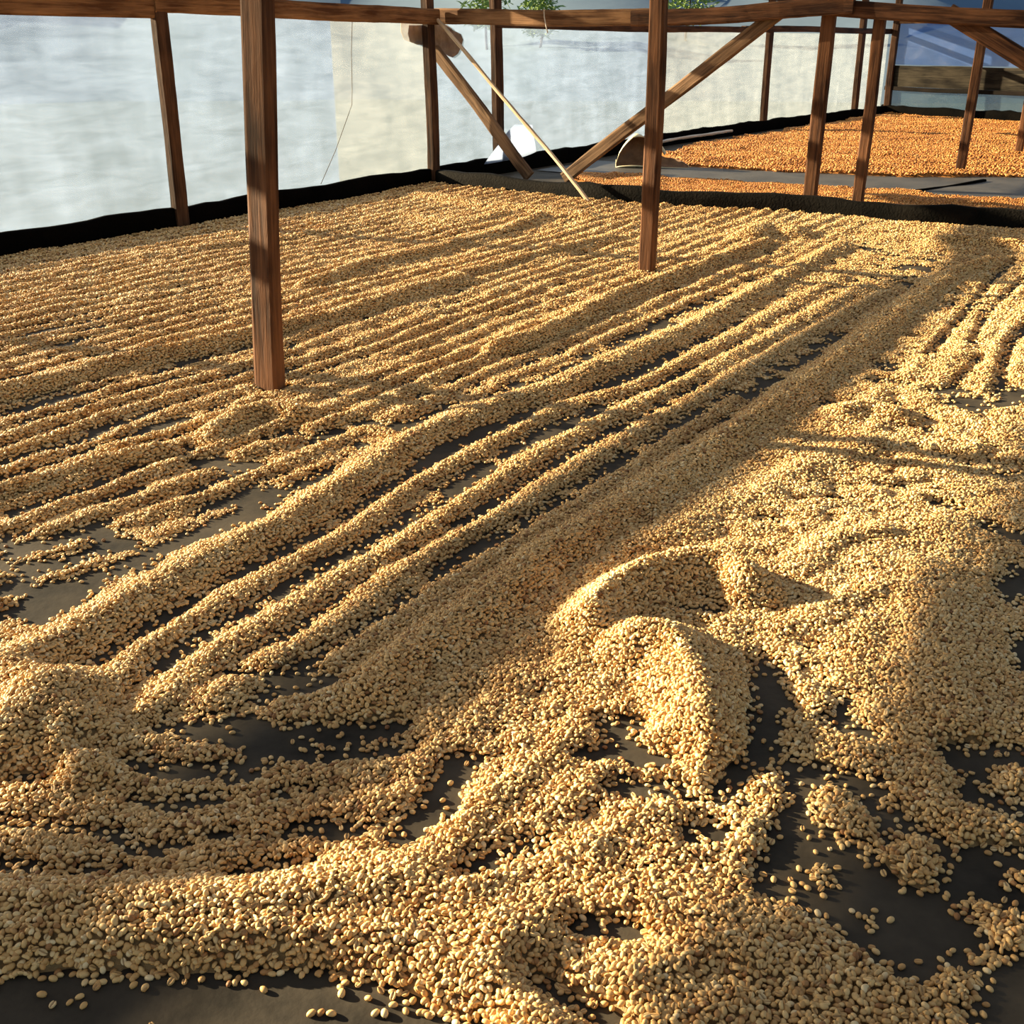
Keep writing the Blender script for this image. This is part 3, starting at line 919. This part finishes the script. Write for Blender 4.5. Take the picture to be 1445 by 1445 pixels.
n_a = noise2(Ug, Vg, 0.45, 1)
n_b = noise2(Ug, Vg, 0.12, 2)
n_c = noise2(Ug, Vg, 0.045, 3)
n_d = noise2(Ug, Vg, 0.022, 4)
n_l = noise2(Ug, Vg * 4.0, 0.40, 5)               # streaks along the raking direction
# fine raked furrows across the far and left part
wv = Vg + 0.022 * noise2(Ug, Vg, 0.9, 6) + 0.016 * noise2(Ug, Vg * 1.5, 0.35, 16) + 0.014 * n_b
ph = (wv + 1.83) / 0.110
tri = np.abs((ph % 1.0) - 0.5) * 2.0               # 1 on the crest line
amp = 0.0125 * np.clip(1.0 + 0.55 * noise2(Ug * 0.7, np.floor(ph) * 3.1, 0.8, 8) + 0.55 * noise2(Ug, np.floor(ph) * 1.7, 0.22, 9), 0.2, 2.2)
rows = amp * (sstep(tri, 0.22, 1.0)) + 0.0012 + 0.0042 * sstep(Ug, 1.8, 4.0) + 0.006 * sstep(Ug, 5.4, 6.8) + 0.007 * np.clip(noise2(Ug, Vg * 1.6, 0.22, 19), 0, 1) - 0.004 * np.clip(noise2(Ug, Vg * 2.0, 0.28, 20), 0, 1)
far_m = 1 - sstep(Vg, -1.86, -1.80)
base_rows = 0.0004 + 0.004 * sstep(Ug, 2.5, 5.0) + 0.0025 * n_l
base_right = 0.0085 + 0.004 * n_a + 0.005 * n_b + 0.003 * n_c
base_near = 0.0060 + 0.003 * n_b + 0.003 * n_c
base_end = 0.016 + 0.008 * n_b + 0.006 * n_a
right_m = sstep(Vg + 0.04 * n_b, -1.02, -0.92)
near_m = (1 - sstep(Ug + 0.05 * n_b + 0.10 * np.clip(-1.3 - Vg, 0, 1), 1.02, 1.10))
h = base_rows * (1 - right_m) + base_right * right_m
h = h * (1 - near_m) + np.where(Vg < -0.75, base_near, base_right) * near_m
h = h * (1 - far_m) + np.maximum(rows, 0) * far_m
end_m = sstep(Ug + 0.25 * n_a + 0.1 * n_b, 6.0, 6.7) * sstep(Vg, -2.3, -1.9)
h = h * (1 - end_m) + np.maximum(base_end, h) * end_m

for pts, hh, ww in RIDGES:
    pa = np.array(pts)
    m = ww + 0.08
    i0 = max(0, int((pa[:, 0].min() - m - U0) / G)); i1 = min(len(ug), int((pa[:, 0].max() + m - U0) / G) + 2)
    j0 = max(0, int((pa[:, 1].min() - m - V0) / G)); j1 = min(len(vg), int((pa[:, 1].max() + m - V0) / G) + 2)
    if i0 >= i1 or j0 >= j1:
        continue
    sl = (slice(i0, i1), slice(j0, j1))
    d = seg_dist(Ug[sl], Vg[sl], pts) + 0.016 * n_b[sl] + 0.009 * n_c[sl]
    t = np.clip(d, 0, None) / ww
    k0, k1 = math.sqrt(0.02), math.sqrt(1.02)
    prof = np.clip(1 - (np.sqrt(t * t + 0.02) - k0) / (k1 - k0), 0, 1)
    hr = hh * prof * (1 + 0.22 * n_b[sl] + 0.15 * n_a[sl])
    h[sl] = np.maximum(h[sl], hr) + 0.25 * np.minimum(np.maximum(h[sl], 0), hr)
h = h + 0.0030 * n_c + 0.0022 * n_d


def relax(n, lim):
    """loose grain slides down to its angle of repose"""
    for _ in range(n):
        for ax in (0, 1):
            d = np.diff(h, axis=ax)
            ex = np.sign(d) * np.clip(np.abs(d) - lim * G, 0, None) * 0.3
            if ax == 0:
                h[:-1] += ex
                h[1:] -= ex
            else:
                h[:, :-1] += ex
                h[:, 1:] -= ex


relax(40, 0.75)
for pts, ww in TROUGHS:
    pa = np.array(pts)
    m = ww * 3 + 0.02
    i0 = max(0, int((pa[:, 0].min() - m - U0) / G)); i1 = min(len(ug), int((pa[:, 0].max() + m - U0) / G) + 2)
    j0 = max(0, int((pa[:, 1].min() - m - V0) / G)); j1 = min(len(vg), int((pa[:, 1].max() + m - V0) / G) + 2)
    if i0 >= i1 or j0 >= j1:
        continue
    sl = (slice(i0, i1), slice(j0, j1))
    d = seg_dist(Ug[sl], Vg[sl], pts) + 0.006 * n_c[sl] + 0.004 * n_d[sl] + 0.004 * n_b[sl]
    h[sl] *= 1 - np.exp(-(np.clip(d, 0, None) / (1.25 * ww)) ** 4)
for k, poly in enumerate(BARE):
    ins = in_poly(Ug + 0.014 * n_b + 0.008 * n_c, Vg + 0.014 * n_c - 0.008 * n_d, poly)
    h = np.where(ins, 0.0, h)
h = np.where(Ug < 0.50 - 0.05 * n_b, 0.0, h)
for (cu, cv), ru, rv_, hh in ISLANDS:
    q = ((Ug - cu) / ru) ** 2 + ((Vg - cv) / rv_) ** 2 + 0.7 * n_c + 0.4 * n_d + 0.3 * n_b
    h = np.maximum(h, hh * np.clip(1.1 - q, 0, 1))
h = np.clip(h, 0, None)
relax(25, 0.70)
# edges thin out to a single scattered layer


def blur(f, n):
    for _ in range(n):
        g = f.copy()
        g[1:-1] = (f[:-2] + f[1:-1] * 2 + f[2:]) / 4
        f = g.copy()
        f[:, 1:-1] = (g[:, :-2] + g[:, 1:-1] * 2 + g[:, 2:]) / 4
    return f


cov = blur((h > 0.003).astype(float), 3)
h = h * (0.25 + 0.75 * sstep(cov, 0.45, 0.98))
cover = np.where(h > 0.002, 0.25 + 0.75 * sstep(cov, 0.40, 0.80), 0.80 * cov ** 1.25 + 0.006 + 0.020 * np.clip(noise2(Ug, Vg, 0.09, 41), 0, 1))
# soften single-cell steps
hs = h.copy()
hs[1:-1, 1:-1] = (h[1:-1, 1:-1] * 2 + h[:-2, 1:-1] + h[2:, 1:-1] + h[1:-1, :-2] + h[1:-1, 2:]) / 6
h = hs


def sample(u, v, h=h):
    fu = np.clip((u - U0) / G, 0, len(ug) - 1.001)
    fv = np.clip((v - V0) / G, 0, len(vg) - 1.001)
    i, j = fu.astype(int), fv.astype(int)
    a, b = fu - i, fv - j
    return (h[i, j] * (1 - a) + h[i + 1, j] * a) * (1 - b) + (h[i, j + 1] * (1 - a) + h[i + 1, j + 1] * a) * b


CP, SP = math.cos(PITCH), math.sin(PITCH)


def near_view(u, v, margin):
    """true where the bed could be seen from about the photograph's standpoint"""
    x = u * UX + v * VX
    y = u * UY + v * VY
    dep = y * CP + 1.0 * SP
    return (np.abs(x) < 0.4617 * dep + margin) & (y > 0.60)


# bean mesh: a plump half-ellipsoid, flat below with a crease
def bean_mesh(name, mat):
    na, nb = 12, 8
    verts, faces, cr = [], [], []
    for i in range(1, nb):
        th = math.pi * i / nb
        for k in range(na):
            a = 2 * math.pi * k / na
            x, y, z = math.cos(th), math.sin(th) * math.cos(a), math.sin(th) * math.sin(a)
            c = 0.0
            zz = z * 0.0033
            if z < -0.15:
                zz = -0.0022 + 0.0004 * y
                if abs(y) < 0.25:
                    zz += 0.0011
                    c = 1.0
            verts.append((x * 0.0058, y * 0.0042 * (1 - 0.08 * x), zz))
            cr.append(c)
    for i in range(nb - 2):
        for k in range(na):
            k2 = (k + 1) % na
            faces.append((i * na + k, i * na + k2, (i + 1) * na + k2, (i + 1) * na + k))
    p = len(verts)
    verts += [(0.0060, 0, 0), (-0.0060, 0, 0)]
    cr += [0, 0]
    for k in range(na):
        k2 = (k + 1) % na
        faces.append((p, k2, k))
        faces.append((p + 1, (nb - 2) * na + k, (nb - 2) * na + k2))
    me = bpy.data.meshes.new(name)
    me.from_pydata(verts, [], faces)
    me.materials.append(mat)
    me.polygons.foreach_set('use_smooth', [True] * len(me.polygons))
    at = me.attributes.new('crease', 'FLOAT', 'POINT')
    at.data.foreach_set('value', cr)
    me.update()
    return me


BEAN = bean_mesh('coffee_bean', M_BEAN)


def jitter_grid(u0, u1, v0, v1, s):
    gu = np.arange(u0, u1, s)
    gv = np.arange(v0, v1, s)
    A, B = np.meshgrid(gu, gv, indexing='ij')
    A = A + (np.arange(A.shape[1]) % 2)[None, :] * s / 2
    A = A + rng.uniform(-0.36, 0.36, A.shape) * s
    B = B + rng.uniform(-0.36, 0.36, B.shape) * s
    return A.ravel(), B.ravel()


def scatter(bands, hfun, u_lim, v_lim, keep, cfun):
    us, vs, sc = [], [], []
    for d0, d1, s, k in bands:
        a, b = jitter_grid(u_lim[0], u_lim[1], v_lim[0], v_lim[1], s)
        y = a * UY + b * VY
        m = (y >= d0) & (y < d1) & keep(a, b)
        a, b = a[m], b[m]
        hh = hfun(a, b)
        p = cfun(a, b)
        m = rng.random(a.shape) < p
        us.append(a[m]); vs.append(b[m]); sc.append(np.full(m.sum(), k))
        # steep flanks carry more grain per plan area
        a, b = jitter_grid(u_lim[0], u_lim[1], v_lim[0], v_lim[1], s)
        y = a * UY + b * VY
        m = (y >= d0) & (y < d1) & keep(a, b)
        a, b = a[m], b[m]
        gr = np.hypot(hfun(a + 0.01, b) - hfun(a - 0.01, b), hfun(a, b + 0.01) - hfun(a, b - 0.01)) / 0.02
        p = np.clip((np.sqrt(1 + gr * gr) - 1) * 2.0, 0, 0.8) * sstep(hfun(a, b), 0.003, 0.006)
        m = rng.random(a.shape) < p
        us.append(a[m]); vs.append(b[m]); sc.append(np.full(m.sum(), k))
    return np.concatenate(us), np.concatenate(vs), np.concatenate(sc)


bu, bv, bs = scatter([(0.6, 2.6, 0.0070, 0.86), (2.6, 4.2, 0.0083, 0.98), (4.2, 6.2, 0.0112, 1.24), (6.2, 12, 0.0145, 1.55)],
                     sample, (0.35, 7.0), (-5.14, 1.95), lambda a, b: near_view(a, b, np.where(a * UY + b * VY < 3.0, 0.9, 1.1)) & ~((np.hypot(a - 2.42, b + 2.40) < 0.05)), lambda a, b: sample(a, b, cover))
bh = sample(bu, bv)
lo = np.array(LOOSE)
bu = np.concatenate([bu, lo[:, 0]]); bv = np.concatenate([bv, lo[:, 1]])
bs = np.concatenate([bs, np.full(len(lo), 0.95)]); bh = np.concatenate([bh, np.zeros(len(lo))])
nb_ = len(bu)
single = bh < 0.005
tilt = np.where(single, 0.18, 0.55)
rot = np.stack([rng.normal(0, 1, nb_) * tilt + np.where(rng.random(nb_) < 0.22, math.pi, 0), rng.normal(0, 1, nb_) * tilt, rng.uniform(0, 2 * math.pi, nb_)], 1)
scl = bs * rng.uniform(0.88, 1.12, nb_)
bz = np.where(single, 0.0027 * scl, bh + rng.uniform(-0.0022, 0.0034, nb_) * bs)
bx = bu * UX + bv * VX
by = bu * UY + bv * VY
patch = noise2(bx, by, 0.10, 31) * 0.10 + noise2(bx, by, 0.6, 32) * 0.06
tint = np.clip(rng.normal(0.58, 0.20, nb_) + patch, 0.02, 1.0)
odd = rng.random(nb_) < 0.03
tint = np.clip(tint - 0.16 * sstep(bu, 5.9, 6.8) * (bv < -2.5), 0, 1)
tint = np.where(odd, rng.uniform(0.0, 0.12, nb_), tint)

# the 300 beans that show largest are objects of their own
dep = by * CP - (bz - 1.0) * SP
px = bx / dep
py = (by * SP + (bz - 1.0) * CP) / dep
inview = (np.abs(px) < 0.455) & (py > -0.458)
is_loose = (np.arange(nb_) >= nb_ - len(lo)) | ((sample(bu, bv, cover) < 0.2) & (bu < 0.78) & (bv < -0.45))
order = np.argsort(np.where(inview, np.where(is_loose, dep - 0.5, dep), 1e9))
ind = order[:300]
near_mask = np.zeros(nb_, bool)
near_mask[ind] = True


def stuff_beans(name, hv_, hf_, heap_mat, pts, rots, scales, tints, proto, bmat, label, cat):
    nh = len(hv_)
    npnt = len(pts)
    me = bpy.data.meshes.new(name)
    nv = nh + npnt
    me.vertices.add(nv)
    allv = np.concatenate([np.asarray(hv_, np.float32).reshape(-1, 3), np.asarray(pts, np.float32)])
    me.vertices.foreach_set('co', allv.ravel())
    hf_ = np.asarray(hf_, np.int32)
    me.loops.add(hf_.size)
    me.loops.foreach_set('vertex_index', hf_.ravel())
    me.polygons.add(len(hf_))
    me.polygons.foreach_set('loop_start', np.arange(0, hf_.size, 4, dtype=np.int32))
    me.polygons.foreach_set('use_smooth', np.ones(len(hf_), bool))
    me.materials.append(heap_mat)
    z3 = np.zeros((nh, 3), np.float32)
    a = me.attributes.new('is_bean', 'BOOLEAN', 'POINT')
    a.data.foreach_set('value', np.concatenate([np.zeros(nh, bool), np.ones(npnt, bool)]))
    a = me.attributes.new('turn', 'FLOAT_VECTOR', 'POINT')
    a.data.foreach_set('vector', np.concatenate([z3, rots.astype(np.float32)]).ravel())
    a = me.attributes.new('size', 'FLOAT', 'POINT')
    a.data.foreach_set('value', np.concatenate([np.ones(nh), scales]).astype(np.float32))
    a = me.attributes.new('tint', 'FLOAT', 'POINT')
    a.data.foreach_set('value', np.concatenate([np.zeros(nh), tints]).astype(np.float32))
    me.update(calc_edges=True)
    me.validate()
    o = bpy.data.objects.new(name, me)
    COL.objects.link(o)
    ng = bpy.data.node_groups.new(name + '_scatter', 'GeometryNodeTree')
    ng.interface.new_socket('Geometry', in_out='INPUT', socket_type='NodeSocketGeometry')
    ng.interface.new_socket('Geometry', in_out='OUTPUT', socket_type='NodeSocketGeometry')
    N = ng.nodes.new
    gi, go = N('NodeGroupInput'), N('NodeGroupOutput')
    oi = N('GeometryNodeObjectInfo')
    oi.inputs['Object'].default_value = proto
    oi.transform_space = 'ORIGINAL'
    sm = N('GeometryNodeSetMaterial')
    sm.inputs['Material'].default_value = bmat

    def attr(nm, dt):
        n = N('GeometryNodeInputNamedAttribute')
        n.data_type = dt
        n.inputs['Name'].default_value = nm
        return n
    ib, tu, sz = attr('is_bean', 'BOOLEAN'), attr('turn', 'FLOAT_VECTOR'), attr('size', 'FLOAT')
    er = N('FunctionNodeEulerToRotation')
    ip = N('GeometryNodeInstanceOnPoints')
    jn = N('GeometryNodeJoinGeometry')
    Lk = ng.links.new
    Lk(oi.outputs['Geometry'], sm.inputs['Geometry'])
    Lk(gi.outputs[0], ip.inputs['Points'])
    Lk(sm.outputs[0], ip.inputs['Instance'])
    Lk(ib.outputs['Attribute'], ip.inputs['Selection'])
    Lk(tu.outputs['Attribute'], er.inputs[0])
    Lk(er.outputs[0], ip.inputs['Rotation'])
    Lk(sz.outputs['Attribute'], ip.inputs['Scale'])
    Lk(gi.outputs[0], jn.inputs[0])
    Lk(ip.outputs[0], jn.inputs[0])
    Lk(jn.outputs[0], go.inputs[0])
    md = o.modifiers.new('scatter', 'NODES')
    md.node_group = ng
    return tag(o, label, cat, None, 'stuff')


# individual beans
first = None
loose_lab = 'loose pale coffee bean scattered on the dark liner at the front edge'
heap_lab = 'pale parchment coffee bean in the front heap at the bottom edge'
for q in ind:
    o = bpy.data.objects.new('coffee_bean', BEAN)
    o.location = (bx[q], by[q], bz[q])
    o.rotation_euler = tuple(rot[q])
    o.scale = (scl[q],) * 3
    o['tint'] = float(tint[q])
    COL.objects.link(o)
    if is_loose[q]:
        tag(o, loose_lab, 'bean', 'loose beans on the liner at the front', 'thing')
    else:
        tag(o, heap_lab if tint[q] >= 0.13 else 'darker brown coffee bean among the pale beans at the bottom edge', 'bean', 'nearest beans of the front heap', 'thing')
    first = first or o

# heap surface under the beans
st = 2
hu, hvv = ug[::st], vg[::st]
HU, HV = np.meshgrid(hu, hvv, indexing='ij')
HZ = h[::st, ::st] - 0.0060
HZ = np.where(HZ < 0.0005, -0.012, HZ)
okv = near_view(HU, HV, 1.15)
idx = np.arange(HU.size).reshape(HU.shape)
quad = np.stack([idx[:-1, :-1], idx[1:, :-1], idx[1:, 1:], idx[:-1, 1:]], -1).reshape(-1, 4)
zz = HZ.ravel()
kq = (zz[quad].max(1) > 0) & okv.ravel()[quad].all(1)
quad = quad[kq]
used, inv = np.unique(quad, return_inverse=True)
hverts = np.stack([HU.ravel() * UX + HV.ravel() * VX, HU.ravel() * UY + HV.ravel() * VY, zz], 1)[used]
hfaces = inv.reshape(-1, 4)[:, ::-1]
km = ~near_mask
stuff_beans('coffee_beans', hverts, hfaces, M_HEAP, np.stack([bx, by, bz], 1)[km], rot[km], scl[km], tint[km], first, M_BEAN,
            'golden parchment coffee beans raked into furrows and heaps over the dark liner', 'beans')
print('BEANS', nb_, 'HEAP FACES', len(hfaces))


# ------------------------------------------------------------------ orange beans of the far bed
def orange(name, lim_u, lim_v, edge, s, k, label, seed):
    gu = np.arange(lim_u[0], lim_u[1] + 0.06, 0.06)
    gv = np.arange(lim_v[0], lim_v[1] + 0.06, 0.06)
    A, B = np.meshgrid(gu, gv, indexing='ij')

    def hf(u, v):
        r = 0.020 + 0.012 * noise2(u, v, 0.35, seed) + 0.010 * noise2(u * 3, v * 0.7, 0.5, seed + 1) + 0.006 * noise2(u, v, 0.1, seed + 2)
        return np.where(edge(u, v), np.clip(r, 0, None), 0.0)
    Z = hf(A, B) - 0.006
    Z = np.where(Z < 0.001, -0.012, Z)
    ix = np.arange(A.size).reshape(A.shape)
    qd = np.stack([ix[:-1, :-1], ix[:-1, 1:], ix[1:, 1:], ix[1:, :-1]], -1).reshape(-1, 4)
    z_ = Z.ravel()
    ok = (z_[qd].max(1) > 0) & near_view(A, B, 1.0).ravel()[qd].all(1)
    qd = qd[ok]
    us_, iv = np.unique(qd, return_inverse=True)
    vv = np.stack([A.ravel() * UX + B.ravel() * VX, A.ravel() * UY + B.ravel() * VY, z_], 1)[us_]
    a, b, c = scatter([(0, 60, s, k)], hf, lim_u, lim_v, lambda p, q: near_view(p, q, 1.0) & edge(p, q), lambda p, q: sstep(hf(p, q), 0.001, 0.006))
    n = len(a)
    ro = np.stack([rng.normal(0, .5, n), rng.normal(0, .5, n), rng.uniform(0, 6.28, n)], 1)
    P3 = np.stack([a * UX + b * VX, a * UY + b * VY, hf(a, b) + 0.002], 1)
    ti = np.clip(rng.normal(0.55, 0.22, n) + 0.15 * noise2(a, b, 0.3, seed + 4), 0, 1)
    stuff_beans(name, vv, iv.reshape(-1, 4), M_HEAP_O, P3, ro, c * rng.uniform(0.85, 1.15, n), ti, first, M_BEAN_O, label, 'beans')
    print('ORANGE', n)


def wob(u, v):
    return 0.06 * noise2(u, v, 0.25, 77) + 0.04 * noise2(u, v, 0.08, 78)


PUa = np.array(PU)


def path_near(v):
    return np.interp(v, PUa[:, 2], PUa[:, 0])


def path_far(v):
    return np.interp(v, PUa[:, 2], PUa[:, 1])


def back_u(v):
    return BW0[0] + (BW1[0] - BW0[0]) * (v - BW0[1]) / (BW1[1] - BW0[1]) - 0.15


orange('orange_beans', (7.16, 8.6), (-4.6, 1.5), lambda u, v: (u > 7.16) & (u < path_near(v) + wob(u, v)) & (v > -4.45 + 0.9 * np.clip(8.0 - u, -1, 1) + 2 * wob(u, v)), 0.016, 1.6,
       'narrow strip of orange drying beans just behind the black divider', 101)
orange('orange_beans', (9.2, 18.0), (-5.1, 1.5), lambda u, v: (u > path_far(v) + wob(u, v)) & (u < back_u(v)) & (v > np.interp(u, [9, 10.2, 11.3, 17.5], [-4.0, -4.75, -4.95, -4.72]) + wob(u, v)), 0.028, 2.4,
       'broad spread of orange drying beans reaching the blue end wall', 201)
